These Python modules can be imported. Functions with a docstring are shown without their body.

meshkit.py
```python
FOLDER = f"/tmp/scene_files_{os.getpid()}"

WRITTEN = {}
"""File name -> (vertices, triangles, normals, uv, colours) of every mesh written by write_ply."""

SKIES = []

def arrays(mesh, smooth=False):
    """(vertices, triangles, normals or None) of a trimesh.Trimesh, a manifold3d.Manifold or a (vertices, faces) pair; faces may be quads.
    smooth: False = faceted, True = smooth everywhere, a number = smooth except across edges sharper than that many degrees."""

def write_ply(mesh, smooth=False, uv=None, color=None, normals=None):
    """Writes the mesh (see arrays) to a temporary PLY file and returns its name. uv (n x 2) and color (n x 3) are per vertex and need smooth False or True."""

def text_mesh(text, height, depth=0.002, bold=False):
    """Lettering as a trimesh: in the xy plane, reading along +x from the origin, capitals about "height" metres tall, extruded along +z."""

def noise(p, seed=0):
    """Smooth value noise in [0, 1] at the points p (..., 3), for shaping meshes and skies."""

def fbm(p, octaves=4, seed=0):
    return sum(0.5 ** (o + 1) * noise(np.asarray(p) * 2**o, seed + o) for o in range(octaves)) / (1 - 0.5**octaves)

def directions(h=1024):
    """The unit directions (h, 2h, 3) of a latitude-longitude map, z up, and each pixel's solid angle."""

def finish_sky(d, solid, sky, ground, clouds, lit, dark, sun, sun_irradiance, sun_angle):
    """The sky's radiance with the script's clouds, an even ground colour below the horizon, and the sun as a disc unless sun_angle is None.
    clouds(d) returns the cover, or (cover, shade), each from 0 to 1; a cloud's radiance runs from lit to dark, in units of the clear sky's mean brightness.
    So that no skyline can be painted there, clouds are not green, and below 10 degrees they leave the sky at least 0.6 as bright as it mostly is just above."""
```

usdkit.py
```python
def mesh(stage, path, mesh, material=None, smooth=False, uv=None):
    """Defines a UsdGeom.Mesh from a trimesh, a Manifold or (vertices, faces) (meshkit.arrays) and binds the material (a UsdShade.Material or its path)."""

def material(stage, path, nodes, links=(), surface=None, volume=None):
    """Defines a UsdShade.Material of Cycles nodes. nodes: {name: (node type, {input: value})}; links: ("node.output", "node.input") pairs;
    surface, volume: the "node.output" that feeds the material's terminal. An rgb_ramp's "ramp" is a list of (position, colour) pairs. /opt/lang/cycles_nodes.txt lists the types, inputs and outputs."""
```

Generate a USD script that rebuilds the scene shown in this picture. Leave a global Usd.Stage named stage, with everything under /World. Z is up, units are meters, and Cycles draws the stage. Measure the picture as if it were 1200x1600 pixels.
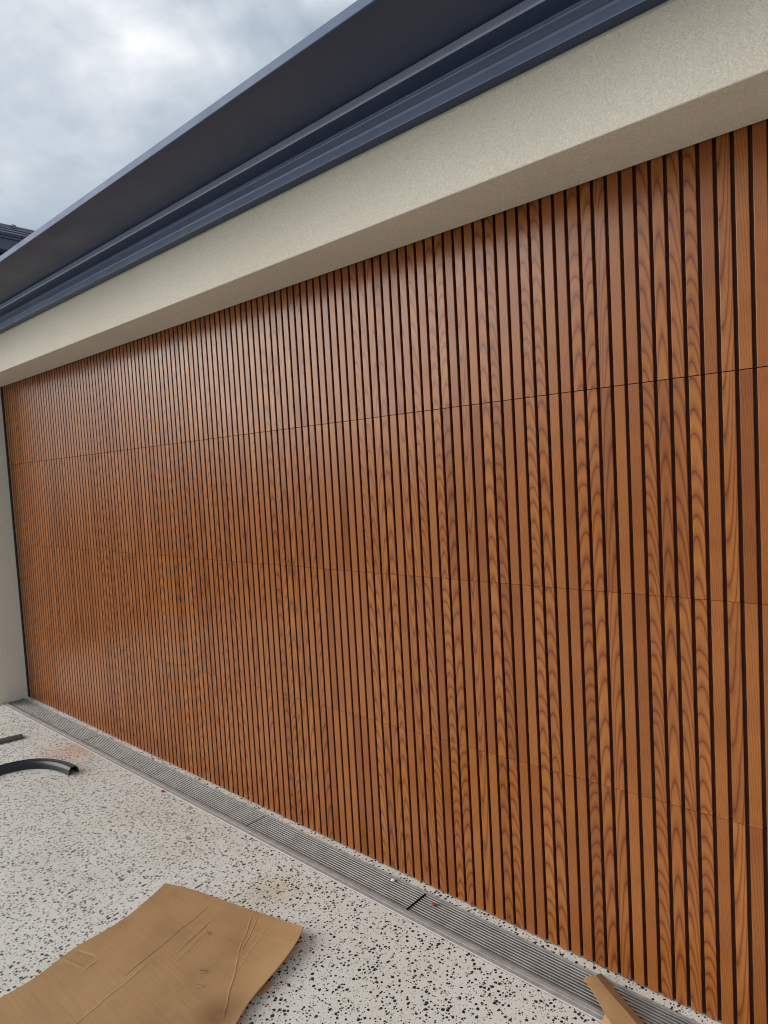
import math, random
import numpy as np
import trimesh
import usdkit, meshkit
from shapely.geometry import Polygon, box as sbox
from pxr import Usd, UsdGeom, UsdLux, UsdShade, Gf, Sdf, Vt

random.seed(7)
rng = np.random.default_rng(7)
stage = Usd.Stage.CreateInMemory()
UsdGeom.SetStageUpAxis(stage, UsdGeom.Tokens.z)
UsdGeom.SetStageMetersPerUnit(stage, 1.0)
stage.SetDefaultPrim(UsdGeom.Xform.Define(stage, '/World').GetPrim())
UsdGeom.Scope.Define(stage, '/World/Looks')

# ------------------------------------------------------------------ camera
CAM = (0.0, -1.7246, 1.4599)
R = (0.74674442, 0.66276483, -0.05581715)
U = (0.00119143, 0.08258846, 0.99658303)
F = (-0.66511003, 0.74425931, -0.06088283)
cam = UsdGeom.Camera.Define(stage, '/World/camera')
cam.CreateHorizontalApertureAttr(36.0)
cam.CreateVerticalApertureAttr(48.0)
cam.CreateFocalLengthAttr(36.0 * 1034.14 / 1200.0)
cam.CreateClippingRangeAttr(Gf.Vec2f(0.05, 2000))
cam.AddTransformOp().Set(Gf.Matrix4d(*R, 0, *U, 0, *(-f for f in F), 0, *CAM, 1))
cam.CreateExposureAttr(0.78)

# ------------------------------------------------------------------ sky and sun (overcast)
SUN_DIR = np.array([-0.72, -0.69, 0.0]); SUN_DIR /= np.linalg.norm(SUN_DIR)
SUN_EL = math.radians(25)
sx, sy, sz = SUN_DIR[0]*math.cos(SUN_EL), SUN_DIR[1]*math.cos(SUN_EL), math.sin(SUN_EL)
SKY_STRENGTH = 0.092
sky_mat = usdkit.material(stage, '/World/Looks/overcast_sky', {
    'tc': ('texture_coordinate', {}),
    'sky': ('sky_texture', {'sky_type': 'single_scattering', 'sun_disc': False, 'sun_elevation': SUN_EL,
                            'sun_rotation': math.atan2(sx, sy)}),
    'map': ('mapping', {'scale': (1.0, 1.0, 1.7), 'location': (1.36, 4.69, 6.2)}),
    'n1': ('noise_texture', {'scale': 2.3, 'detail': 6.0, 'roughness': 0.52, 'distortion': 0.35}),
    'n2': ('noise_texture', {'scale': 5.5, 'detail': 5.0, 'roughness': 0.5, 'distortion': 0.5}),
    'nm': ('math', {'math_type': 'multiply_add', 'value2': 0.35, 'value3': -0.175}),
    'na': ('math', {'math_type': 'add'}),
    'ramp': ('rgb_ramp', {'ramp': [(0.30, (0.18, 0.215, 0.255)), (0.42, (0.265, 0.31, 0.36)), (0.52, (0.375, 0.42, 0.47)),
                                   (0.60, (0.52, 0.55, 0.58)), (0.70, (0.82, 0.82, 0.825))]}),
    'dz': ('separate_xyz', {}), 'gz': ('map_range', {'from_min': 0.0, 'from_max': 1.0, 'to_min': 1.0, 'to_max': 1.35, 'clamp': True}),
    'kz': ('mix_color', {'blend_type': 'multiply', 'fac': 1.0, 'use_clamp': False}),
    'k': ('mix', {'mix_type': 'multiply', 'fac': 1.0, 'color2': (8.0, 8.0, 8.0)}),
    'mx': ('mix', {'mix_type': 'mix', 'fac': 0.9}),
    'bg': ('background_shader', {'strength': SKY_STRENGTH}),
}, [('tc.generated', 'map.vector'), ('map.vector', 'n1.vector'), ('map.vector', 'n2.vector'),
    ('n2.fac', 'nm.value1'), ('n1.fac', 'na.value1'), ('nm.value', 'na.value2'), ('na.value', 'ramp.fac'),
    ('tc.generated', 'dz.vector'), ('dz.z', 'gz.value'), ('ramp.color', 'kz.a'), ('gz.result', 'kz.b'), ('kz.result', 'k.color1'), ('sky.color', 'mx.color1'), ('k.color', 'mx.color2'), ('mx.color', 'bg.color')],
    surface='bg.background')
sky = UsdLux.DomeLight.Define(stage, '/World/sky')
UsdShade.MaterialBindingAPI.Apply(sky.GetPrim()).Bind(sky_mat)
sun = UsdLux.DistantLight.Define(stage, '/World/sun')
sun.CreateNormalizeAttr(True)
sun.CreateIntensityAttr(0.40)
sun.CreateAngleAttr(46.0)
sun.CreateColorAttr(Gf.Vec3f(1.0, 0.965, 0.91))
zax = np.array([sx, sy, sz]); xax = np.cross([0, 0, 1], zax); xax /= np.linalg.norm(xax); yax = np.cross(zax, xax)
sun.AddTransformOp().Set(Gf.Matrix4d(*map(float, xax), 0, *map(float, yax), 0, *map(float, zax), 0, 0, 0, 0, 1))

# ------------------------------------------------------------------ helpers
used = {}
def path_for(name, parent):
    base = parent if parent else '/World'
    n = used.get((base, name), 0)
    used[(base, name)] = n + 1
    return f'{base}/{name}' + (f'_{n:03d}' if n else '')

def tag(prim, label=None, cat=None, group=None, kind=None):
    p = prim.GetPrim() if hasattr(prim, 'GetPrim') else prim
    for k, v in (('label', label), ('category', cat), ('group', group), ('kind', kind)):
        if v:
            p.SetCustomDataByKey(k, v)
    return p

def obj(name, mesh, mat, parent=None, smooth=False, **kw):
    pth = path_for(name, parent)
    m = usdkit.mesh(stage, pth, mesh, mat, smooth=smooth)
    tag(m, **kw)
    return pth

def thing(name, label, cat, group=None, loc=(0, 0, 0)):
    pth = path_for(name, None)
    x = UsdGeom.Xform.Define(stage, pth)
    x.AddTranslateOp().Set(Gf.Vec3d(*loc))
    tag(x, label=label, cat=cat, group=group)
    return pth

def bx(x0, x1, y0, y1, z0, z1):
    b = trimesh.creation.box(extents=(x1-x0, y1-y0, z1-z0))
    b.apply_translation(((x0+x1)/2, (y0+y1)/2, (z0+z1)/2))
    return b

def cat(meshes):
    return trimesh.util.concatenate(meshes)

def extrude_x(profile, x0, x1):
    """Closed (y, z) profile swept along x."""
    poly = Polygon(profile)
    m = trimesh.creation.extrude_polygon(poly, x1 - x0, engine='earcut')
    v = np.array(m.vertices)
    out = np.stack([v[:, 2] + x0, v[:, 0], v[:, 1]], 1)
    return trimesh.Trimesh(out, m.faces, process=False)

def sweep(profile, centres, ups=None, roll=None, scale=None):
    """Closed profile (n, 2) in (side, up) swept along a polyline; capped."""
    c = np.asarray(centres, float); n = len(profile)
    t = np.gradient(c, axis=0); t /= np.linalg.norm(t, axis=1, keepdims=True)
    rings = []
    for i in range(len(c)):
        up = np.array([0, 0, 1.0]) if ups is None else np.asarray(ups[i], float)
        side = np.cross(t[i], up); side /= np.linalg.norm(side)
        u = np.cross(side, t[i])
        if roll is not None:
            a = roll[i]; side, u = side*math.cos(a) + u*math.sin(a), u*math.cos(a) - side*math.sin(a)
        s = 1.0 if scale is None else scale[i]
        rings.append(c[i] + s*(np.outer(profile[:, 0], side) + np.outer(profile[:, 1], u)))
    v = np.vstack(rings); f = []
    for i in range(len(c)-1):
        for j in range(n):
            a, b = i*n+j, i*n+(j+1) % n
            f += [[a, b, b+n], [a, b+n, a+n]]
    pv, pf = trimesh.creation.triangulate_polygon(Polygon(profile), engine='earcut')
    k = [int(np.argmin(((profile - p)**2).sum(1))) for p in pv]
    for tri in pf:
        a, b, d = (k[q] for q in tri)
        f.append([a, d, b]); o = (len(c)-1)*n; f.append([o+a, o+b, o+d])
    m = trimesh.Trimesh(v, f, process=False)
    m.fix_normals()
    return m

def spline(pts, n):
    from scipy.interpolate import CubicSpline
    p = np.asarray(pts, float)
    d = np.r_[0, np.cumsum(np.linalg.norm(np.diff(p, axis=0), axis=1))]
    return CubicSpline(d, p)(np.linspace(0, d[-1], n))

L = '/World/Looks/'
# ------------------------------------------------------------------ materials
PITCH, X0 = 0.0373418, -3.3997
SEC = 0.55
DOOR_L, DOOR_R = -5.04, -0.13

def wood_material(path):
    n = {
        'g': ('geometry', {}), 'p': ('separate_xyz', {}),
        'u': ('math', {'math_type': 'multiply_add', 'value2': 1/PITCH, 'value3': -X0/PITCH}),
        'i': ('math', {'math_type': 'floor'}),
        'fr': ('math', {'math_type': 'subtract'}),
        'xc': ('math', {'math_type': 'multiply_add', 'value2': PITCH, 'value3': -0.5*PITCH}),
        'zs': ('math', {'math_type': 'multiply', 'value2': 1/SEC}),
        'pn': ('math', {'math_type': 'floor'}),
        'zf': ('math', {'math_type': 'subtract'}),
        'c1': ('combine_xyz', {'y': 3.7, 'z': 1.3}), 'w1': ('white_noise_texture', {'dimensions': '3D'}), 's1': ('separate_color', {'color_type': 'rgb'}),
        'c2': ('combine_xyz', {'z': 9.1}), 'w2': ('white_noise_texture', {'dimensions': '3D'}), 's2': ('separate_color', {'color_type': 'rgb'}),
        # slat kind: cathedral arches or straight grain
        'ty': ('math', {'math_type': 'less_than'}), 'tx': ('map_range', {'from_min': -4.6, 'from_max': -2.4, 'to_min': 0.22, 'to_max': 0.68, 'clamp': True}),
        'oa': ('math', {'math_type': 'multiply_add', 'value2': 0.028, 'value3': -0.014}),
        'ob': ('math', {'math_type': 'multiply_add', 'value2': 0.05, 'value3': 0.055}),
        'of': ('mix_float', {}),
        'sg': ('math', {'math_type': 'greater_than', 'value2': 0.13}),
        'sg2': ('math', {'math_type': 'multiply_add', 'value2': 2.0, 'value3': -1.0}),
        'zc': ('math', {'math_type': 'multiply_add', 'value2': SEC, 'value3': -SEC/2}),
        'zg': ('math', {'math_type': 'multiply'}),
        'sh': ('math', {'math_type': 'multiply_add', 'value2': 0.34, 'value3': 0.78}),
        'zz': ('math', {'math_type': 'add'}),
        # slow warp
        'wc': ('combine_xyz', {}), 'i7': ('math', {'math_type': 'multiply', 'value2': 7.31}),
        'xw': ('math', {'math_type': 'multiply_add', 'value2': 12.0}),
        'zw': ('math', {'math_type': 'multiply', 'value2': 7.5}),
        'wn': ('noise_texture', {'scale': 1.0, 'detail': 1.2, 'roughness': 0.4}),
        'wv': ('math', {'math_type': 'multiply_add', 'value2': 0.10, 'value3': -0.05}),
        'za': ('math', {'math_type': 'add'}),
        'dp': ('math', {'math_type': 'multiply'}), 'dk': ('map_range', {'from_min': 0.13, 'from_max': 1.0, 'to_min': 0.036, 'to_max': 0.074}),
        'wx': ('math', {'math_type': 'multiply_add', 'value2': 0.05, 'value3': -0.025}),
        'xo': ('math', {'math_type': 'add'}), 
        'x2': ('math', {'math_type': 'multiply'}), 'd2': ('math', {'math_type': 'multiply'}),
        'r2': ('math', {'math_type': 'add'}), 'r': ('math', {'math_type': 'sqrt'}),
        'rg': ('math', {'math_type': 'multiply'}), 'rk': ('map_range', {'from_min': 0.0, 'from_max': 1.0, 'to_min': 185.0, 'to_max': 310.0}),
        'f': ('math', {'math_type': 'fraction'}),
        'ramp': ('rgb_ramp', {'ramp': [(0.0, (0.147, 0.038, 0.012)), (0.045, (0.215, 0.061, 0.016)), (0.20, (0.275, 0.089, 0.021)),
                                       (0.50, (0.323, 0.113, 0.025)), (0.76, (0.299, 0.098, 0.024)), (0.90, (0.235, 0.070, 0.018)), (0.965, (0.152, 0.039, 0.012)), (1.0, (0.131, 0.032, 0.010))]}),
        'st': ('rgb_ramp', {'ramp': [(0.0, (0.202, 0.060, 0.016)), (0.12, (0.267, 0.084, 0.020)), (0.5, (0.307, 0.105, 0.024)), (0.88, (0.275, 0.088, 0.021)), (1.0, (0.207, 0.061, 0.016))]}),
        'cm': ('mix_color', {'blend_type': 'mix'}),
        # fine fibre
        'fc': ('combine_xyz', {}), 'fx': ('math', {'math_type': 'multiply', 'value2': 1500.0}), 'fz': ('math', {'math_type': 'multiply', 'value2': 28.0}),
        'fn': ('noise_texture', {'scale': 1.0, 'detail': 3.0, 'roughness': 0.6}),
        'fm': ('map_range', {'from_min': 0.3, 'from_max': 0.7, 'to_min': 0.76, 'to_max': 1.20}),
        'cf': ('mix_color', {'blend_type': 'multiply', 'fac': 1.0, 'use_clamp': False}),
        # per-slat tone
        'tn': ('rgb_ramp', {'ramp': [(0.0, (0.80, 0.74, 0.72)), (0.35, (0.98, 0.95, 0.92)), (0.7, (1.03, 1.02, 1.0)), (1.0, (1.12, 1.16, 1.12))]}),
        'ct': ('mix_color', {'blend_type': 'multiply', 'fac': 1.0, 'use_clamp': False}),
        # cloudy patches along a slat
        'pr': ('rgb_ramp', {'ramp': [(0.30, (0.88, 0.84, 0.82)), (0.5, (1.0, 1.0, 1.0)), (0.7, (1.10, 1.13, 1.05))]}),
        'cp': ('mix_color', {'blend_type': 'multiply', 'fac': 0.8, 'use_clamp': False}),
        'pc': ('combine_xyz', {}), 'pz': ('math', {'math_type': 'multiply', 'value2': 7.0}),
        'pnz': ('noise_texture', {'scale': 1.0, 'detail': 2.0}),
        'b': ('bump', {'strength': 0.12, 'distance': 0.0006}),
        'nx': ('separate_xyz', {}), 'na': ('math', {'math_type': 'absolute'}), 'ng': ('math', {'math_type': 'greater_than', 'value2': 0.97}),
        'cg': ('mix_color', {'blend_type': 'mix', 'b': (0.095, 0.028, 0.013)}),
        'rr': ('map_range', {'from_min': 0.3, 'from_max': 0.7, 'to_min': 0.22, 'to_max': 0.31}),
        'bs': ('principled_bsdf', {'roughness': 0.28, 'specular_ior_level': 0.35}),
    }
    l = [('g.position', 'p.vector'), ('p.x', 'u.value1'), ('u.value', 'i.value1'), ('u.value', 'fr.value1'), ('i.value', 'fr.value2'), ('fr.value', 'xc.value1'),
         ('p.z', 'zs.value1'), ('zs.value', 'pn.value1'), ('zs.value', 'zf.value1'), ('pn.value', 'zf.value2'),
         ('i.value', 'c1.x'), ('c1.vector', 'w1.vector'), ('w1.color', 's1.color'),
         ('i.value', 'c2.x'), ('pn.value', 'c2.y'), ('c2.vector', 'w2.vector'), ('w2.color', 's2.color'),
         ('s1.r', 'ty.value1'), ('p.x', 'tx.value'), ('tx.result', 'ty.value2'), ('s1.g', 'oa.value1'), ('s1.g', 'ob.value1'), ('ty.value', 'of.fac'), ('ob.value', 'of.a'), ('oa.value', 'of.b'),
         ('s1.b', 'sg.value1'), ('sg.value', 'sg2.value1'), ('zf.value', 'zc.value1'), ('zc.value', 'zg.value1'), ('sg2.value', 'zg.value2'),
         ('s2.r', 'sh.value1'), ('zg.value', 'zz.value1'), ('sh.value', 'zz.value2'),
         ('i.value', 'i7.value1'), ('pn.value', 'wc.z'), ('xc.value', 'xw.value1'), ('i7.value', 'xw.value3'), ('xw.value', 'wc.x'), ('p.z', 'zw.value1'), ('zw.value', 'wc.y'),
         ('wc.vector', 'wn.vector'), ('wn.fac', 'wv.value1'), ('zz.value', 'za.value1'), ('wv.value', 'za.value2'), ('za.value', 'dp.value1'), ('s1.b', 'dk.value'), ('dk.result', 'dp.value2'),
         ('xc.value', 'xo.value1'), ('of.result', 'xo.value2'),
         ('xo.value', 'x2.value1'), ('xo.value', 'x2.value2'), ('dp.value', 'd2.value1'), ('dp.value', 'd2.value2'),
         ('x2.value', 'r2.value1'), ('d2.value', 'r2.value2'), ('r2.value', 'r.value1'), ('r.value', 'rg.value1'), ('s2.b', 'rk.value'), ('rk.result', 'rg.value2'), ('rg.value', 'f.value1'),
         ('f.value', 'ramp.fac'), ('f.value', 'st.fac'), ('ty.value', 'cm.fac'), ('st.color', 'cm.a'), ('ramp.color', 'cm.b'),
         ('p.x', 'fx.value1'), ('p.z', 'fz.value1'), ('fx.value', 'fc.x'), ('fz.value', 'fc.y'), ('pn.value', 'fc.z'), ('fc.vector', 'fn.vector'), ('fn.fac', 'fm.value'),
         ('cm.result', 'cf.a'), ('fm.result', 'cf.b'), ('s2.g', 'tn.fac'), ('cf.result', 'ct.a'), ('tn.color', 'ct.b'),
         ('i7.value', 'pc.x'), ('p.z', 'pz.value1'), ('pz.value', 'pc.y'), ('pn.value', 'pc.z'), ('pc.vector', 'pnz.vector'), ('pnz.fac', 'pr.fac'), ('ct.result', 'cp.a'), ('pr.color', 'cp.b'),
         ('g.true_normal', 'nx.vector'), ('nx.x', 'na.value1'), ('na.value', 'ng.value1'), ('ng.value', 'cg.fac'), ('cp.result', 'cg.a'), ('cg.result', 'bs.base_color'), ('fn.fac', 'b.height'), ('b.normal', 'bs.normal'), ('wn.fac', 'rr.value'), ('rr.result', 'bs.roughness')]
    return usdkit.material(stage, path, n, l, surface='bs.BSDF')
M_wood = wood_material(L + 'wood_grain')

def plain(name, color, rough=0.5, spec=0.5, metal=0.0, noise=0.0, nscale=40.0, bump=0.0, bscale=300.0, bdist=0.001, coat=0.0):
    nodes = {'g': ('geometry', {}), 'b': ('principled_bsdf', {'base_color': color, 'roughness': rough, 'specular_ior_level': spec, 'metallic': metal, 'coat_weight': coat})}
    links = []
    if noise > 0:
        c = np.array(color)
        nodes['n'] = ('noise_texture', {'scale': nscale, 'detail': 5.0, 'roughness': 0.6})
        nodes['r'] = ('rgb_ramp', {'ramp': [(0.3, tuple(c*(1-noise))), (0.7, tuple(c*(1+noise)))]})
        nodes['q'] = ('map_range', {'from_min': 0.3, 'from_max': 0.7, 'to_min': rough*0.85, 'to_max': min(1, rough*1.15)})
        links += [('g.position', 'n.vector'), ('n.fac', 'r.fac'), ('r.color', 'b.base_color'), ('n.fac', 'q.value'), ('q.result', 'b.roughness')]
    if bump > 0:
        nodes['bn'] = ('noise_texture', {'scale': bscale, 'detail': 3.0, 'roughness': 0.55})
        nodes['bm'] = ('bump', {'strength': bump, 'distance': bdist})
        links += [('g.position', 'bn.vector'), ('bn.fac', 'bm.height'), ('bm.normal', 'b.normal')]
    return usdkit.material(stage, L + name, nodes, links, surface='b.BSDF')

M_groove = plain('groove_brown', (0.095, 0.028, 0.013), 0.55, 0.3)
M_black = plain('black_rubber', (0.008, 0.009, 0.011), 0.34, 0.4, noise=0.3, nscale=60)
M_seal = plain('dark_door_seal', (0.015, 0.014, 0.016), 0.6, 0.4)
M_metal = plain('dark_blue_grey_painted_steel', (0.19, 0.24, 0.36), 0.30, 0.6, noise=0.06, nscale=6)
M_lip = plain('light_toned_lip_steel', (0.40, 0.47, 0.62), 0.34, 0.55, noise=0.05, nscale=6)  # same steel as the moulding, made paler so the lip looks lit
M_trim = plain('blue_grey_edge_steel', (0.075, 0.115, 0.205), 0.5, 0.22, noise=0.05, nscale=6)
M_shade = plain('painted_shade_lining', (0.024, 0.039, 0.088), 0.36, 0.45, noise=0.08, nscale=5)  # dark colour stands in for shade on the eave undersides
M_grate = plain('dull_stainless_steel', (0.36, 0.35, 0.33), 0.42, 0.5, metal=0.5, noise=0.22, nscale=14)
M_frame = plain('galvanised_channel_edge', (0.40, 0.38, 0.36), 0.55, 0.4, metal=0.25, noise=0.18, nscale=30)
M_trough = plain('dark_drain_channel', (0.03, 0.03, 0.03), 0.8, 0.2, noise=0.3)
M_gutter = plain('dark_slate_gutter_steel', (0.05, 0.062, 0.092), 0.36, 0.5)
M_tile = plain('dark_slate_roof_tile', (0.065, 0.075, 0.10), 0.42, 0.5, noise=0.2, nscale=9)
M_bar = plain('weathered_grey_strip', (0.075, 0.068, 0.060), 0.55, 0.4, noise=0.25, nscale=50)
M_red = plain('red_plastic', (0.38, 0.05, 0.04), 0.4, 0.5)
M_white = plain('white_flake', (0.8, 0.8, 0.78), 0.5, 0.5)
M_ground = plain('dark_asphalt', (0.055, 0.055, 0.056), 0.9, 0.2, noise=0.25, nscale=2)
M_nbr = plain('grey_rendered_house_wall', (0.35, 0.34, 0.33), 0.8, 0.3, noise=0.06, nscale=3)

# textured cream render
M_render = usdkit.material(stage, L + 'cream_textured_render', {
    'g': ('geometry', {}),
    'n': ('noise_texture', {'scale': 1.4, 'detail': 4.0, 'roughness': 0.55}),
    'r': ('rgb_ramp', {'ramp': [(0.3, (0.70, 0.645, 0.53)), (0.7, (0.765, 0.715, 0.60))]}),
    'n2': ('noise_texture', {'scale': 210.0, 'detail': 2.5, 'roughness': 0.5, 'distortion': 1.6}),
    'v': ('voronoi_texture', {'feature': 'smooth_f1', 'scale': 260.0, 'smoothness': 0.6, 'randomness': 1.0}),
    'a': ('math', {'math_type': 'multiply_add', 'value2': 0.5}),
    'sp': ('map_range', {'from_min': 0.35, 'from_max': 0.62, 'to_min': 0.84, 'to_max': 1.06}),
    'm': ('mix_color', {'blend_type': 'multiply', 'fac': 1.0, 'use_clamp': False}),
    'bm': ('bump', {'strength': 0.6, 'distance': 0.0026}),
    'b': ('principled_bsdf', {'roughness': 0.88, 'specular_ior_level': 0.25}),
}, [('g.position', 'n.vector'), ('n.fac', 'r.fac'), ('g.position', 'n2.vector'), ('g.position', 'v.vector'),
    ('v.distance', 'a.value1'), ('n2.fac', 'a.value3'), ('a.value', 'bm.height'), ('bm.normal', 'b.normal'),
    ('n2.fac', 'sp.value'), ('r.color', 'm.a'), ('sp.result', 'm.b'), ('m.result', 'b.base_color')], surface='b.BSDF')

# honed aggregate: pale matrix, black chips, some brown and grey ones, tan and pink stains
def chips(pref, scale, thr, seed):
    return {
        pref+'o': ('mapping', {'location': (seed, seed*1.7, 0.31*seed), 'rotation': (0, 0, 0.5*seed)}),
        pref+'v': ('voronoi_texture', {'feature': 'f1', 'metric': 'euclidean', 'scale': scale, 'randomness': 1.0}),
        pref+'s': ('separate_color', {'color_type': 'rgb'}),
        pref+'t': ('map_range', {'from_min': 0.15, 'from_max': 1.0, 'to_min': 0.0, 'to_max': thr}),
        pref+'d': ('math', {'math_type': 'subtract'}),
        pref+'e': ('map_range', {'from_min': 0.0, 'from_max': 0.06, 'to_min': 0.0, 'to_max': 1.0, 'clamp': True}),
    }, [(pref+'o.vector', pref+'v.vector'), (pref+'v.color', pref+'s.color'), (pref+'s.r', pref+'t.value'),
        (pref+'t.result', pref+'d.value1'), (pref+'v.distance', pref+'d.value2'), (pref+'d.value', pref+'e.value')]

tn = {
    'g': ('geometry', {}), 'p': ('separate_xyz', {}),
    'wn': ('noise_texture', {'scale': 95.0, 'detail': 2.0}),
    'wa': ('vector_math', {'vector_math_type': 'add'}) if False else ('mix_color', {'blend_type': 'linear_light', 'fac': 0.0022, 'use_clamp': False}),
    'mn': ('noise_texture', {'scale': 2.2, 'detail': 5.0, 'roughness': 0.6}),
    'mr': ('rgb_ramp', {'ramp': [(0.28, (0.70, 0.675, 0.59)), (0.5, (0.765, 0.75, 0.68)), (0.72, (0.80, 0.79, 0.735))]}),
    'sn': ('noise_texture', {'scale': 420.0, 'detail': 3.0, 'roughness': 0.7}),
    'sr': ('map_range', {'from_min': 0.32, 'from_max': 0.68, 'to_min': 0.62, 'to_max': 1.18}),
    'sm': ('mix_color', {'blend_type': 'multiply', 'fac': 1.0, 'use_clamp': False}),
    # tan blotches
    'tn': ('noise_texture', {'scale': 3.1, 'detail': 4.0, 'roughness': 0.6}),
    'tr': ('map_range', {'from_min': 0.62, 'from_max': 0.78, 'to_min': 0.0, 'to_max': 0.4, 'clamp': True}),
    'tm': ('mix_color', {'blend_type': 'multiply', 'b': (0.82, 0.66, 0.47), 'use_clamp': False}),
    # pink dust by the drain
    'pd': ('vector_math', {'math_type': 'distance', 'vector2': (-3.74, -0.20, 0.0)}),
    'pd2': ('math', {'math_type': 'multiply_add', 'value2': -0.34}),
    'pr': ('map_range', {'from_min': 0.11, 'from_max': -0.12, 'to_min': 0.0, 'to_max': 0.75, 'clamp': True}),
    'pm': ('mix_color', {'blend_type': 'multiply', 'b': (0.93, 0.62, 0.50), 'use_clamp': False}),
    # tan stain by the cardboard
    'qd': ('vector_math', {'math_type': 'distance', 'vector2': (-1.86, -0.34, 0.0)}),
    'qd2': ('math', {'math_type': 'multiply_add', 'value2': -0.22}),
    'qr': ('map_range', {'from_min': 0.03, 'from_max': -0.14, 'to_min': 0.0, 'to_max': 0.7, 'clamp': True}),
    'qm': ('mix_color', {'blend_type': 'multiply', 'b': (0.80, 0.66, 0.48), 'use_clamp': False}),
    'k1': ('mix_color', {'blend_type': 'mix', 'b': (0.022, 0.022, 0.024)}),
    'k2': ('mix_color', {'blend_type': 'mix'}),
    'kc': ('rgb_ramp', {'interpolate': False, 'ramp': [(0.0, (0.02, 0.02, 0.022)), (0.62, (0.10, 0.085, 0.07)), (0.78, (0.26, 0.23, 0.19)), (0.93, (0.42, 0.22, 0.09))]}),
    'k3': ('mix_color', {'blend_type': 'mix', 'b': (0.05, 0.048, 0.046)}),
    'bm': ('bump', {'strength': 0.15, 'distance': 0.0008}),
    'b': ('principled_bsdf', {'roughness': 0.52, 'specular_ior_level': 0.4}),
}
tl = [('g.position', 'p.vector'), ('g.position', 'wn.vector'), ('g.position', 'wa.a'), ('wn.color', 'wa.b'),
      ('g.position', 'mn.vector'), ('mn.fac', 'mr.fac'), ('g.position', 'sn.vector'), ('sn.fac', 'sr.value'), ('mr.color', 'sm.a'), ('sr.result', 'sm.b'),
      ('g.position', 'tn.vector'), ('tn.fac', 'tr.value'), ('tr.result', 'tm.fac'), ('sm.result', 'tm.a'),
      ('g.position', 'pd.vector1'), ('mn.fac', 'pd2.value1'), ('pd.value', 'pd2.value3'), ('pd2.value', 'pr.value'), ('pr.result', 'pm.fac'), ('tm.result', 'pm.a'),
      ('g.position', 'qd.vector1'), ('tn.fac', 'qd2.value1'), ('qd.value', 'qd2.value3'), ('qd2.value', 'qr.value'), ('qr.result', 'qm.fac'), ('pm.result', 'qm.a'),
      ('ae.result', 'k1.fac'), ('qm.result', 'k1.a'), ('be.result', 'k2.fac'), ('k1.result', 'k2.a'), ('bs.g', 'kc.fac'), ('kc.color', 'k2.b'),
      ('ce.result', 'k3.fac'), ('k2.result', 'k3.a'),
      ('k3.result', 'b.base_color'), ('sn.fac', 'bm.height'), ('bm.normal', 'b.normal')]
for pref, sc, th, sd in (('a', 82.0, 0.50, 0.0), ('b', 112.0, 0.47, 3.1), ('c', 165.0, 0.34, 5.3)):
    a, b = chips(pref, sc, th, sd)
    tn.update(a); tl += b + [('wa.result', pref+'o.vector')]
M_terrazzo = usdkit.material(stage, L + 'honed_black_and_white_aggregate', tn, tl, surface='b.BSDF')

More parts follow.
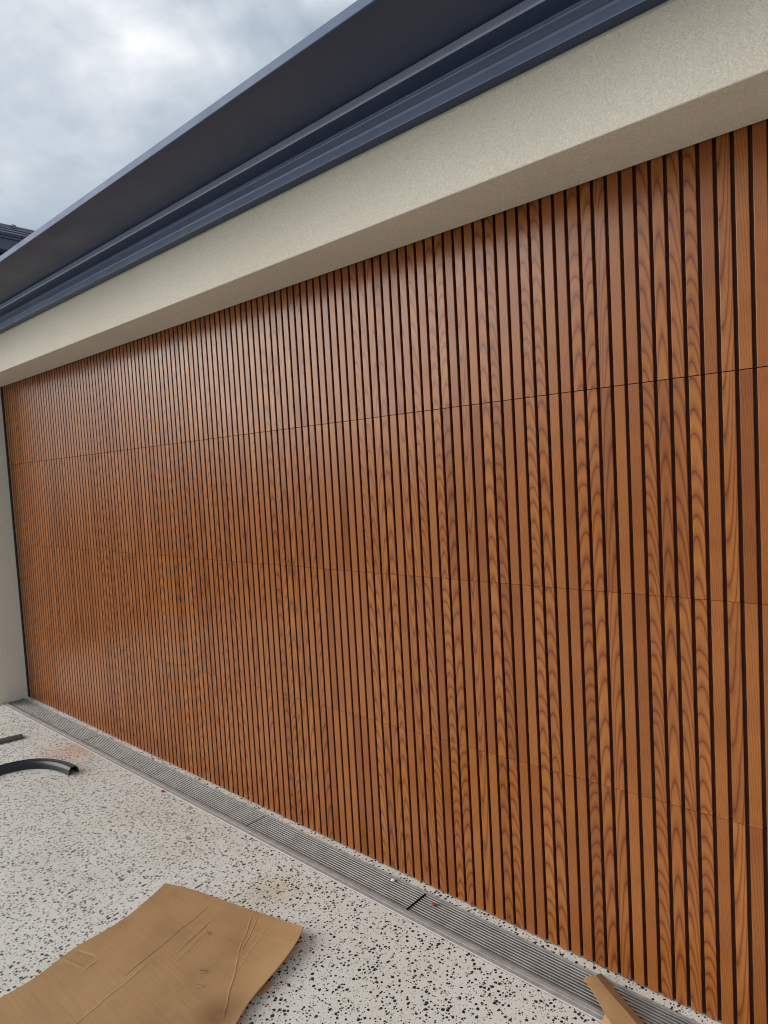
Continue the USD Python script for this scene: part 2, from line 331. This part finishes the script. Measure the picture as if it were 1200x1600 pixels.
# cardboard
M_card = usdkit.material(stage, L + 'brown_cardboard', {
    'g': ('geometry', {}), 'mp': ('mapping', {'rotation': (0, 0, 1.05), 'scale': (6.0, 150.0, 1.0)}),
    'n': ('noise_texture', {'scale': 4.0, 'detail': 5.0, 'roughness': 0.6}),
    'r': ('rgb_ramp', {'ramp': [(0.28, (0.31, 0.180, 0.082)), (0.5, (0.385, 0.228, 0.103)), (0.72, (0.43, 0.262, 0.124))]}),
    'f': ('noise_texture', {'scale': 1.0, 'detail': 3.0}),
    'fm': ('map_range', {'from_min': 0.3, 'from_max': 0.7, 'to_min': 0.93, 'to_max': 1.06}),
    's': ('noise_texture', {'scale': 900.0, 'detail': 2.0}),
    'sm': ('map_range', {'from_min': 0.3, 'from_max': 0.7, 'to_min': 0.90, 'to_max': 1.10}),
    'm1': ('mix_color', {'blend_type': 'multiply', 'fac': 1.0, 'use_clamp': False}),
    'm2': ('mix_color', {'blend_type': 'multiply', 'fac': 1.0, 'use_clamp': False}),
    'dd': ('vector_math', {'math_type': 'distance', 'vector2': (-1.53, -0.80, 0.01)}),
    'd2': ('math', {'math_type': 'multiply_add', 'value2': -0.16}),
    'dr': ('map_range', {'from_min': 0.02, 'from_max': -0.06, 'to_min': 0.0, 'to_max': 0.8, 'clamp': True}),
    'm3': ('mix_color', {'blend_type': 'multiply', 'b': (0.42, 0.34, 0.30), 'use_clamp': False}),
    'bm': ('bump', {'strength': 0.2, 'distance': 0.001}),
    'b': ('principled_bsdf', {'roughness': 0.72, 'specular_ior_level': 0.3}),
}, [('g.position', 'n.vector'), ('n.fac', 'r.fac'), ('g.position', 'mp.vector'), ('mp.vector', 'f.vector'), ('f.fac', 'fm.value'),
    ('g.position', 's.vector'), ('s.fac', 'sm.value'), ('r.color', 'm1.a'), ('fm.result', 'm1.b'), ('m1.result', 'm2.a'), ('sm.result', 'm2.b'),
    ('g.position', 'dd.vector1'), ('n.fac', 'd2.value1'), ('dd.value', 'd2.value3'), ('d2.value', 'dr.value'), ('dr.result', 'm3.fac'), ('m2.result', 'm3.a'),
    ('m3.result', 'b.base_color'), ('f.fac', 'bm.height'), ('bm.normal', 'b.normal')], surface='b.BSDF')

# ------------------------------------------------------------------ setting
DR_N, DR_F = -0.180, -0.030         # drain: near and far edge (y)
DR_L, DR_R = -5.036, -0.132
drive = Polygon([(-6.0, -6.5), (0.9, -6.5), (0.9, 0.02), (-6.0, 0.02)]).difference(sbox(DR_L, DR_N, DR_R, DR_F))
m = trimesh.creation.extrude_polygon(drive, 0.10, engine='earcut'); m.apply_translation((0, 0, -0.10))
obj('driveway', m, M_terrazzo, kind='structure', label='pale honed aggregate driveway with black chips in front of the garage door')
obj('ground', bx(-300, 300, -300, 300, -0.6, -0.13), M_ground, kind='structure', label='dark asphalt around the driveway')

# ------------------------------------------------------------------ garage building
LB = 2.188                          # underside of the beam
WY = -0.218                         # front face of the walls
gb = thing('garage_building', 'cream rendered garage front with dark steel eave above a slatted timber door', 'building')
BX0, BX1 = -5.62, 0.46
def rounded_block(x0, x1, y0, y1, z0, z1, r=0.004):
    """Box whose front (-y) edges are eased."""
    pr = [(y1, z0), (y0+r, z0), (y0+r*0.3, z0+r*0.3), (y0, z0+r), (y0, z1), (y1, z1)]
    return extrude_x(pr, x0, x1)
obj('beam', rounded_block(BX0, BX1, WY, -0.007, LB, 2.50), M_render, gb, label='cream textured beam over the door')
def pier(x0, x1, side):
    r = 0.004
    pl = Polygon([(x0, 0.25), (x0, WY+r), (x0+r, WY), (x1-r, WY), (x1, WY+r), (x1, 0.25)])
    mm = trimesh.creation.extrude_polygon(pl, LB, engine='earcut')
    return mm
obj('pier', pier(BX0, DOOR_L, -1), M_render, gb, label='pale pier at the far end of the door')
obj('pier', pier(DOOR_R, BX1, 1), M_render, gb, label='pier at the near end of the door')
obj('side_wall', bx(BX0, BX0+0.2, 0.252, 6.0, 0, 2.50), M_render, gb)
obj('side_wall', bx(BX1-0.2, BX1, 0.252, 6.0, 0, 2.50), M_render, gb)
obj('back_wall', bx(BX0+0.202, BX1-0.202, 5.8, 6.0, 0, 2.50), M_render, gb)
EX0, EX1 = -6.1, 1.0
obj('inner_beam', bx(DOOR_L-0.1, DOOR_R+0.1, 0.08, 0.25, 2.21, 2.495), M_render, gb)
gut = [(-0.2175, 2.4062), (-0.2516, 2.4062), (-0.2536, 2.4080), (-0.2536, 2.4300), (-0.2548, 2.4315), (-0.2572, 2.4330), (-0.2576, 2.4350),
       (-0.2560, 2.4375), (-0.2540, 2.4390), (-0.2532, 2.4410), (-0.2526, 2.4610), (-0.2540, 2.4625), (-0.2555, 2.4640), (-0.2545, 2.4660), (-0.2552, 2.4688), (-0.2600, 2.4705),
       (-0.3165, 2.4705), (-0.3165, 2.4918), (-0.2175, 2.4918)]
lip_p = [(-0.3167, 2.4703), (-0.3209, 2.4703), (-0.3226, 2.4710), (-0.3233, 2.4728), (-0.3233, 2.4895), (-0.3224, 2.4913), (-0.3205, 2.4920), (-0.3167, 2.4920)]
obj('moulding_lip', extrude_x(lip_p, EX0, EX1), M_lip, gb, label='blue grey lip along the top of the moulding, its lit look put into the colour')  # real lip, light put into its colour
obj('gutter_moulding', extrude_x(gut, EX0, EX1), M_metal, gb, label='stepped blue grey steel moulding under the eave')
obj('joint_strap', extrude_x([(-0.2530, 2.4055), (-0.2550, 2.4055), (-0.2550, 2.4105), (-0.2530, 2.4105)], -1.472, -1.466), M_metal, gb)
obj('eave_lining', bx(EX0, EX1, -0.5625, -0.15, 2.4924, 2.500), M_shade, gb, label='wide flat underside of the eave, its shade put into the colour')  # real underside, shade put into its colour
ft = [(-0.5625, 2.4912), (-0.5642, 2.4912), (-0.5655, 2.4922), (-0.5658, 2.4938), (-0.5658, 2.5145), (-0.5648, 2.5165), (-0.5625, 2.5172)]
obj('edge_trim', extrude_x(ft, EX0, EX1), M_trim, gb, label='thin pale blue edge of the eave against the sky')
rf = [(-0.5622, 2.501), (-0.5622, 2.516), (6.2, 2.80), (6.2, 2.75), (1.0, 2.501)]
obj('roof', extrude_x(rf, EX0, EX1), M_metal, gb)

obj('lower_shade_strip', bx(EX0, EX1, -0.2512, -0.2182, 2.4046, 2.4061), M_shade, gb, label='narrow added strip of painted shade where the moulding meets the beam')  # added strip, paints the shade under the moulding
obj('recess_shade_strip', bx(EX0, EX1, -0.3163, -0.2604, 2.4690, 2.4704), M_shade, gb, label='added strip of painted shade between the moulding and its upper lip')  # added strip, paints the shade below the lip
# ------------------------------------------------------------------ garage door
gd = thing('garage_door', 'wide brown timber look sectional garage door with narrow vertical slats', 'garage door')  # the sectional garage door itself
I_FIRST = int(math.ceil((DOOR_L + 0.03 - X0)/PITCH)); I_LAST = int(math.floor((DOOR_R - 0.02 - X0)/PITCH))
SLAT_W, SLAT_D = 0.0284, 0.0130
GAPS = {0: 0.0010, 1: 0.0011, 2: 0.0012, 3: 0.0022, 4: 0.0}
def slat_mesh(i, k, w=SLAT_W):
    xc = X0 + (i + 0.5)*PITCH
    z0, z1 = k*SEC + GAPS[k]/2, (k+1)*SEC - GAPS[k+1]/2
    if k == 0: z0 = 0.005
    if k == 3: z1 = 2.235
    h, e = w/2, 0.0016
    pr = np.array([(-h, SLAT_D), (-h, e), (-h+e*0.3, e*0.3), (-h+e, 0), (h-e, 0), (h-e*0.3, e*0.3), (h, e), (h, SLAT_D)])
    n = len(pr)
    v = np.vstack([np.c_[pr[:, 0]+xc, pr[:, 1], np.full(n, z)] for z in (z0, z1)])
    f = [[j, j+1, j+1+n] for j in range(n-1)] + [[j, j+1+n, j+n] for j in range(n-1)]
    f += [[0, j+1, j] for j in range(1, n-1)] + [[n, n+j, n+j+1] for j in range(1, n-1)]
    return trimesh.Trimesh(v, f, process=False)
NEAR = range(8, 83)                 # the 75 x 4 slats that show largest
far = []
for k in range(4):
    z0, z1 = k*SEC + 0.001, (k+1)*SEC - 0.001
    if k == 0: z0 = 0.005
    if k == 3: z1 = 2.235
    pp = obj('door_panel', bx(DOOR_L+0.014, DOOR_R-0.014, SLAT_D-0.0005, 0.05, z0, z1), M_groove, gd)
    for i in range(I_FIRST, I_LAST):
        sm = slat_mesh(i, k)
        if i in NEAR:
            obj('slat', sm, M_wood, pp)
        else:
            far.append(sm)
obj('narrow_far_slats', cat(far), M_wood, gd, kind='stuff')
obj('side_seal', bx(DOOR_L+0.001, DOOR_L+0.024, -0.002, 0.05, 0.004, 2.235), M_seal, gd, label='black seal along the far edge')
obj('side_seal', bx(DOOR_R-0.024, DOOR_R-0.001, -0.002, 0.05, 0.004, 2.235), M_seal, gd, label='black seal along the near edge')
obj('bottom_seal', extrude_x([(0.014, 0.0045), (0.012, 0.003), (0.014, 0.0005), (0.045, 0.0005), (0.05, 0.0045)], DOOR_L+0.025, DOOR_R-0.025), M_seal, gd)

# ------------------------------------------------------------------ channel drain
cd = thing('channel_drain', 'long narrow channel drain frame set in the driveway along the door', 'drain')
obj('near_edge', extrude_x([(DR_N+0.001, -0.05), (DR_N+0.001, 0.002), (DR_N+0.003, 0.004), (-0.1665, 0.004), (-0.1655, 0.0015), (-0.1625, 0.0015), (-0.1615, 0.0045), (-0.1470, 0.0045), (-0.1455, 0.003), (-0.1455, -0.05)], DR_L+0.002, DR_R-0.002), M_frame, cd)
obj('far_edge', extrude_x([(DR_F-0.001, -0.05), (DR_F-0.001, 0.003), (DR_F-0.0055, 0.003), (DR_F-0.006, -0.05)], DR_L+0.002, DR_R-0.002), M_frame, cd)
obj('trough', extrude_x([(DR_N+0.036, -0.095), (DR_F-0.0065, -0.095), (DR_F-0.0065, -0.06), (DR_F-0.010, -0.06), (DR_F-0.010, -0.09), (DR_N+0.040, -0.09), (DR_N+0.040, -0.06), (DR_N+0.036, -0.06)], DR_L+0.002, DR_R-0.002), M_trough, cd)
GY0, GY1, NB = -0.1435, -0.0375, 10
joints = [(DR_L+0.004, -3.862, 'drain grate at the far end by the pale pier, darkest of the four'),
          (-3.858, -2.299, 'drain grate beside the pink dust stain, second from the far pier'),
          (-2.295, -1.4145, 'drain grate with a white flake on it, third from the far pier'),
          (-1.4085, DR_R-0.004, 'nearest drain grate, under the end of the folded cardboard strip')]
for a, b, lab in joints:
    gt = thing('drain_grate', lab, 'drain grate', 'drain grates in a row along the door')
    pit = (GY1-GY0)/NB
    for j in range(NB):
        y = GY0 + (j+0.5)*pit
        w = pit*0.205
        obj('bar', extrude_x([(y-w, -0.0002), (y-w*0.7, 0.0012), (y+w*0.7, 0.0012), (y+w, -0.0002), (y+w*0.3, -0.011), (y-w*0.3, -0.011)], a+0.002, b-0.002), M_grate, gt)
    for x in np.arange(a+0.05, b-0.02, 0.15):
        obj('cross_rod', bx(x, x+0.004, GY0, GY1, -0.022, -0.0115), M_trough, gt)
    for e in (a, b-0.002):
        obj('end_plate', bx(e, e+0.002, GY0, GY1, -0.016, 0.0006), M_trough if b > -2 else M_grate, gt)

# ------------------------------------------------------------------ cardboard sheet
A = spline([(-2.207, -0.568), (-2.174, -0.649), (-2.146, -0.741), (-2.137, -0.839), (-2.137, -0.916), (-2.130, -0.957), (-2.104, -1.065), (-2.104, -1.153), (-2.108, -1.249), (-2.11, -1.45)], 240)
B = spline([(-1.621, -0.415), (-1.597, -0.455), (-1.558, -0.552), (-1.531, -0.651), (-1.510, -0.718), (-1.485, -0.771), (-1.449, -0.849), (-1.413, -0.956), (-1.38, -1.15)], 240)
T = spline([(-2.207, -0.568), (-2.094, -0.527), (-1.948, -0.492), (-1.820, -0.463), (-1.702, -0.433), (-1.621, -0.415)], 420)
nv, nu = 240, 420
uu, vv = np.meshgrid(np.linspace(0, 1, nu), np.linspace(0, 1, nv))
Tl = T[0]*(1-np.linspace(0, 1, nu)[:, None]) + T[-1]*np.linspace(0, 1, nu)[:, None]
P2 = A[:, None]*(1-uu[..., None]) + B[:, None]*uu[..., None] + (T - Tl)[None]*(1-vv[..., None])**2
z = 0.0055 + 0.026*np.clip((uu-0.70)/0.30, 0, 1)**1.8*np.exp(-((vv-0.07)/0.42)**2)
z += 0.006*np.exp(-((uu-0.42)/0.22)**2)*np.exp(-((vv-0.35)/0.3)**2)
z += 0.004*meshkit.fbm(np.stack([uu*3, vv*4, 0*uu], -1), 3, 5) + 0.0012*meshkit.fbm(np.stack([uu*14, vv*9, 0*uu], -1), 3, 8)
z += 0.010*np.clip((uu-0.86)/0.14, 0, 1)**2*np.exp(-((vv-0.52)/0.10)**2)
def crease(p0, p1, depth, width=0.0022, wob=0.0):
    global z
    width *= 0.62
    p0, p1 = np.array(p0), np.array(p1); d = p1 - p0; ln = np.linalg.norm(d); d = d/ln; nrm = np.array([-d[1], d[0]])
    s = (P2 - p0) @ d; t = (P2 - p0) @ nrm + wob*(meshkit.noise(np.stack([s*60, 0*s+3, 0*s], -1))-0.5)
    fade = np.clip(s/0.03, 0, 1)*np.clip((ln-s)/0.03, 0, 1)
    z = z + depth*fade*np.exp(-(t/width)**2)
crease((-1.961, -0.528), (-1.885, -0.90), -0.0017, 0.0025, 0.003)
crease((-1.885, -0.80), (-1.80, -1.20), 0.0014, 0.004, 0.003)
crease((-1.90, -0.56), (-1.86, -0.72), 0.0013, 0.003, 0.002)
crease((-1.885, -0.58), (-1.84, -0.75), -0.0012, 0.003, 0.002)
crease((-1.86, -0.62), (-1.81, -0.78), 0.0010, 0.003, 0.002)
crease((-1.809, -0.474), (-1.680, -0.632), 0.0013, 0.0030, 0.004)
crease((-1.785, -0.466), (-1.690, -0.610), 0.0013, 0.0030, 0.004)
crease((-1.690, -0.615), (-1.514, -0.80), 0.0018, 0.0030, 0.003)
crease((-1.731, -0.455), (-1.62, -0.70), 0.0008, 0.0030, 0.003)
crease((-1.70, -0.64), (-1.74, -0.86), -0.0009, 0.003, 0.003)
crease((-2.13, -0.93), (-2.03, -0.90), -0.0028, 0.006, 0.003)
crease((-2.13, -0.97), (-2.02, -0.945), 0.0022, 0.005, 0.003)
crease((-2.02, -0.89), (-2.015, -0.96), 0.0020, 0.004, 0.002)
for _ in range(14):
    p = P2[rng.integers(10, nv-10), rng.integers(10, nu-10)]; dd = rng.normal(0, 1, 2); dd = dd/np.linalg.norm(dd)*rng.uniform(0.02, 0.06)
    crease(p, p+dd, rng.uniform(-0.0012, 0.0012), 0.003, 0.003)
up = 1 - (z-0.0055)[..., None]/CAM[2]                    # keep the outline where it lies
top = np.concatenate([np.array(CAM[:2]) + (P2 - np.array(CAM[:2]))*up, z[..., None]], -1)
bot = top - np.array([0, 0, 0.0042])
def sheet(top, bot):
    n0, n1 = top.shape[:2]
    idx = np.arange(n0*n1).reshape(n0, n1); o = n0*n1
    q = np.stack([idx[:-1, :-1], idx[1:, :-1], idx[1:, 1:], idx[:-1, 1:]], -1).reshape(-1, 4)
    f = np.vstack([q[:, [0, 1, 2]], q[:, [0, 2, 3]]]); fb = f[:, ::-1] + o
    rim = np.r_[idx[0, :], idx[1:, -1], idx[-1, -2::-1], idx[-2:0:-1, 0]]
    r2 = np.roll(rim, -1)
    side = np.vstack([np.c_[rim, r2, r2+o], np.c_[rim, r2+o, rim+o]])
    mm = trimesh.Trimesh(np.vstack([top.reshape(-1, 3), bot.reshape(-1, 3)]), np.vstack([f, fb, side]), process=False)
    mm.fix_normals(); return mm
cs = thing('cardboard_sheet', 'large creased sheet of brown cardboard lying flat on the driveway', 'cardboard')
obj('sheet', sheet(top, bot), M_card, cs, smooth=40)
fl_t = np.array([[(-1.57, -0.655, 0.010), (-1.53, -0.648, 0.011), (-1.512, -0.619, 0.006)], [(-1.56, -0.70, 0.009), (-1.525, -0.69, 0.010), (-1.506, -0.668, 0.005)]])
obj('torn_flap', sheet(fl_t, fl_t - np.array([0, 0, 0.003])), M_card, cs)

for cx_, cy_, an, ln_ in ((-1.705, -0.735, 0.9, 0.016), (-1.665, -0.775, 0.7, 0.012), (-1.83, -0.63, 1.2, 0.009)):
    k_ = int(np.argmin(((P2 - np.array([cx_, cy_]))**2).sum(-1))); zc_ = z.ravel()[k_]
    a_ = np.linspace(0, 2.2, 6); d_ = np.array([math.cos(an), math.sin(an)]); n_ = np.array([-d_[1], d_[0]])
    g_ = np.array([[(*(np.array([cx_, cy_]) + d_*t_*ln_ + n_*0.006*math.sin(q_)*(1-0.4*t_)), zc_ + 0.0005 + 0.0045*(1-math.cos(q_))*(1-0.4*t_)) for q_ in a_] for t_ in np.linspace(-0.5, 1, 4)])
    obj('torn_curl', sheet(g_ + np.array([0, 0, 0.0006]), g_), M_card, cs, smooth=40)

# ------------------------------------------------------------------ folded cardboard strip over the grate (lower right)
st = thing('cardboard_strip', 'folded strip of brown cardboard lying across the near drain grate', 'cardboard')
def loft(rows):
    rows = [np.asarray(r, float) for r in rows]; return np.stack(rows)
ends = np.linspace(0, 1, 14)
def lerp(a, b): return np.array(a)[None]*(1-ends[:, None]) + np.array(b)[None]*ends[:, None]
wv = 0.0025*np.sin(ends*9)[:, None]*np.array([0.4, 0.4, 0.6])
left = lerp((-0.812, -0.096, 0.027), (-0.600, -0.262, 0.032)) + wv
ridge = lerp((-0.786, -0.070, 0.031), (-0.535, -0.228, 0.034)) - wv*0.6
right = lerp((-0.790, -0.026, 0.007), (-0.510, -0.195, 0.007)) + wv*0.3
def panel(a, b, n=6):
    s = np.linspace(0, 1, n)[None, :, None]
    t = a[:, None]*(1-s) + b[:, None]*s
    t[..., 2] += 0.0012*np.sin(np.pi*s[..., 0])
    return t
def slab(t, th=0.004):
    du = np.gradient(t, axis=0); dv = np.gradient(t, axis=1); nn = np.cross(du, dv); nn /= np.linalg.norm(nn, axis=-1, keepdims=True)
    if nn[..., 2].mean() < 0: nn = -nn
    return sheet(t, t - nn*th)
obj('top_face', slab(panel(left, ridge)), M_card, st, smooth=40)
obj('right_flap', slab(panel(ridge + np.array([0.0004, 0.0006, -0.0012]), right)), M_card, st, smooth=40)
lf = left[6:] + np.array([0.000, -0.001, -0.0012]); lo = lf + np.array([-0.006, -0.011, -0.018])
obj('left_flap', slab(panel(lf, lo)), M_card, st, smooth=40)

# ------------------------------------------------------------------ rubber seal offcut
path = spline([(-3.88, -0.86, 0), (-3.835, -0.72, 0), (-3.800, -0.60, 0), (-3.765, -0.50, 0), (-3.70, -0.428, 0), (-3.61, -0.385, 0), (-3.53, -0.366, 0), (-3.455, -0.360, 0)], 60)
th = np.linspace(0, np.pi, 15)
outer = np.c_[0.026*np.cos(th), 0.006 + 0.036*np.sin(th)**0.8]
outer[7, 1] -= 0.004
outer = np.vstack([[0.028, 0.001], outer, [-0.028, 0.001]])
th2 = th[::-1]
inner = np.c_[0.021*np.cos(th2), 0.006 + 0.030*np.sin(th2)**0.8]
inner = np.vstack([[-0.022, 0.001], inner, [0.022, 0.001]])
prof = np.vstack([outer, inner])
rs = thing('rubber_seal', 'curved black rubber door seal offcut lying on the driveway', 'rubber seal')
obj('seal_body', sweep(prof, path), M_black, rs, smooth=35)
lip = np.array([(-0.0018, 0.0385), (0.0018, 0.0385), (0.0012, 0.0425), (-0.0012, 0.0425)])
obj('rib', sweep(lip + np.array([0.011, -0.002]), path), M_black, rs, smooth=35)
obj('rib', sweep(lip + np.array([-0.011, -0.002]), path), M_black, rs, smooth=35)

# ------------------------------------------------------------------ flat grey strip beyond the seal
ms = thing('metal_strip', 'short dark grey strip with a rounded edge on the driveway near the pier', 'strip')
bar_path = np.array([(-4.40, -0.90, 0.0), (-4.32, -0.62, 0), (-4.262, -0.42, 0), (-4.236, -0.325, 0)])
bar_p = np.array([(-0.030, 0.001), (0.030, 0.001), (0.030, 0.012), (0.026, 0.016), (-0.026, 0.016), (-0.030, 0.012)])
obj('strip_body', sweep(bar_p, bar_path), M_bar, ms)
obj('top_groove', sweep(np.array([(0.004, 0.0162), (0.010, 0.0162), (0.010, 0.0175), (0.004, 0.0175)]), bar_path), M_seal, ms)

# ------------------------------------------------------------------ small scraps
def scrap(name, label, catg, x, y, z, r, mat, seed, flat=0.5, group=None):
    s = trimesh.creation.icosphere(subdivisions=2, radius=r)
    v = np.array(s.vertices); v *= (0.6 + 0.8*meshkit.noise(v/r*1.7 + seed, seed))[:, None]; v[:, 2] *= flat
    v[:, 2] -= v[:, 2].min(); v += (x, y, z)
    obj(name, trimesh.Trimesh(v, s.faces, process=False), mat, smooth=30, label=label, cat=catg, group=group)
scrap('plastic_scrap', 'small red plastic scrap on the near drain grate', 'scrap', -1.354, -0.072, 0.001, 0.008, M_red, 3)
scrap('plastic_scrap', 'tiny red plastic scrap on the driveway beside the far drain edge', 'scrap', -2.880, -0.190, 0.0005, 0.008, M_red, 5)
scrap('white_flake', 'white flake on the third drain grate', 'scrap', -1.55, -0.052, 0.001, 0.007, M_white, 9)

# ------------------------------------------------------------------ neighbouring house (top left)
nh = thing('neighbouring_house', 'dark tiled roof of a neighbouring house beyond the eave end', 'house')
ex, ez, run, pitch_a = -9.0, 4.655, 0.30, math.radians(25)
obj('wall', bx(-15.0, -9.55, -0.5, 7.0, -0.1, 4.42), M_nbr, nh)
obj('eave_lining', bx(-9.54, -9.02, -0.9, 7.4, 4.40, 4.42), M_gutter, nh)
gp = [(ex-0.02, 4.425), (ex+0.06, 4.425), (ex+0.09, 4.45), (ex+0.09, 4.58), (ex+0.105, 4.592), (ex+0.105, 4.612), (ex+0.085, 4.612), (ex+0.075, 4.59), (ex+0.075, 4.46), (ex-0.02, 4.46)]
g2 = trimesh.creation.extrude_polygon(Polygon(gp), 8.3, engine='earcut'); v = np.array(g2.vertices)
obj('gutter', trimesh.Trimesh(np.stack([v[:, 0], v[:, 2]-0.9, v[:, 1]], 1), g2.faces[:, ::-1], process=False), M_gutter, nh)
NC = 3
rx, rz = ex - NC*run*math.cos(pitch_a), ez + NC*run*math.sin(pitch_a)
rp = [(ex, ez-0.05), (rx, rz-0.02), (-15.6, 4.30), (-15.6, 4.22), (-9.1, 4.45)]
g3 = trimesh.creation.extrude_polygon(Polygon(rp), 8.2, engine='earcut'); v = np.array(g3.vertices)
obj('roof_deck', trimesh.Trimesh(np.stack([v[:, 0], v[:, 2]-0.85, v[:, 1]], 1), g3.faces[:, ::-1], process=False), M_tile, nh)
for c in range(NC):
    for j in range(25):
        y0 = -0.85 + j*0.325 + (0.1625 if c % 2 else 0)
        a = pitch_a - 0.05
        pr = np.array([(0, 0), (0.0, 0.036), (-0.01, 0.042), (-0.345, 0.036), (-0.345, 0.008)])
        tl_ = trimesh.creation.extrude_polygon(Polygon(pr), 0.318, engine='earcut'); v = np.array(tl_.vertices)
        X = v[:, 0]*math.cos(a) + v[:, 1]*math.sin(a); Z = -v[:, 0]*math.sin(a) + v[:, 1]*math.cos(a)
        arch = 0.012*np.cos((v[:, 2]/0.318 - 0.5)*np.pi)
        obj('roof_tile', trimesh.Trimesh(np.stack([X + ex + 0.03 - c*run*math.cos(pitch_a), v[:, 2] + y0, Z + ez - 0.01 + c*run*math.sin(pitch_a)], 1), tl_.faces[:, ::-1], process=False), M_tile, nh)
th = np.linspace(0, np.pi, 9)
for j in range(20):
    y0 = -0.80 + j*0.40 + 0.33
    cp = np.vstack([np.c_[0.11*np.cos(th), 0.07*np.sin(th)], np.c_[0.09*np.cos(th[::-1]), 0.05*np.sin(th[::-1])]])
    yy = np.array([y0, y0+0.05, y0+0.06, y0+0.395]); sc = [1.22, 1.22, 1.0, 1.0]
    obj('ridge_cap', sweep(cp, np.c_[np.full(4, rx-0.02), yy, np.full(4, rz-0.01)], scale=sc), M_tile, nh, smooth=40)
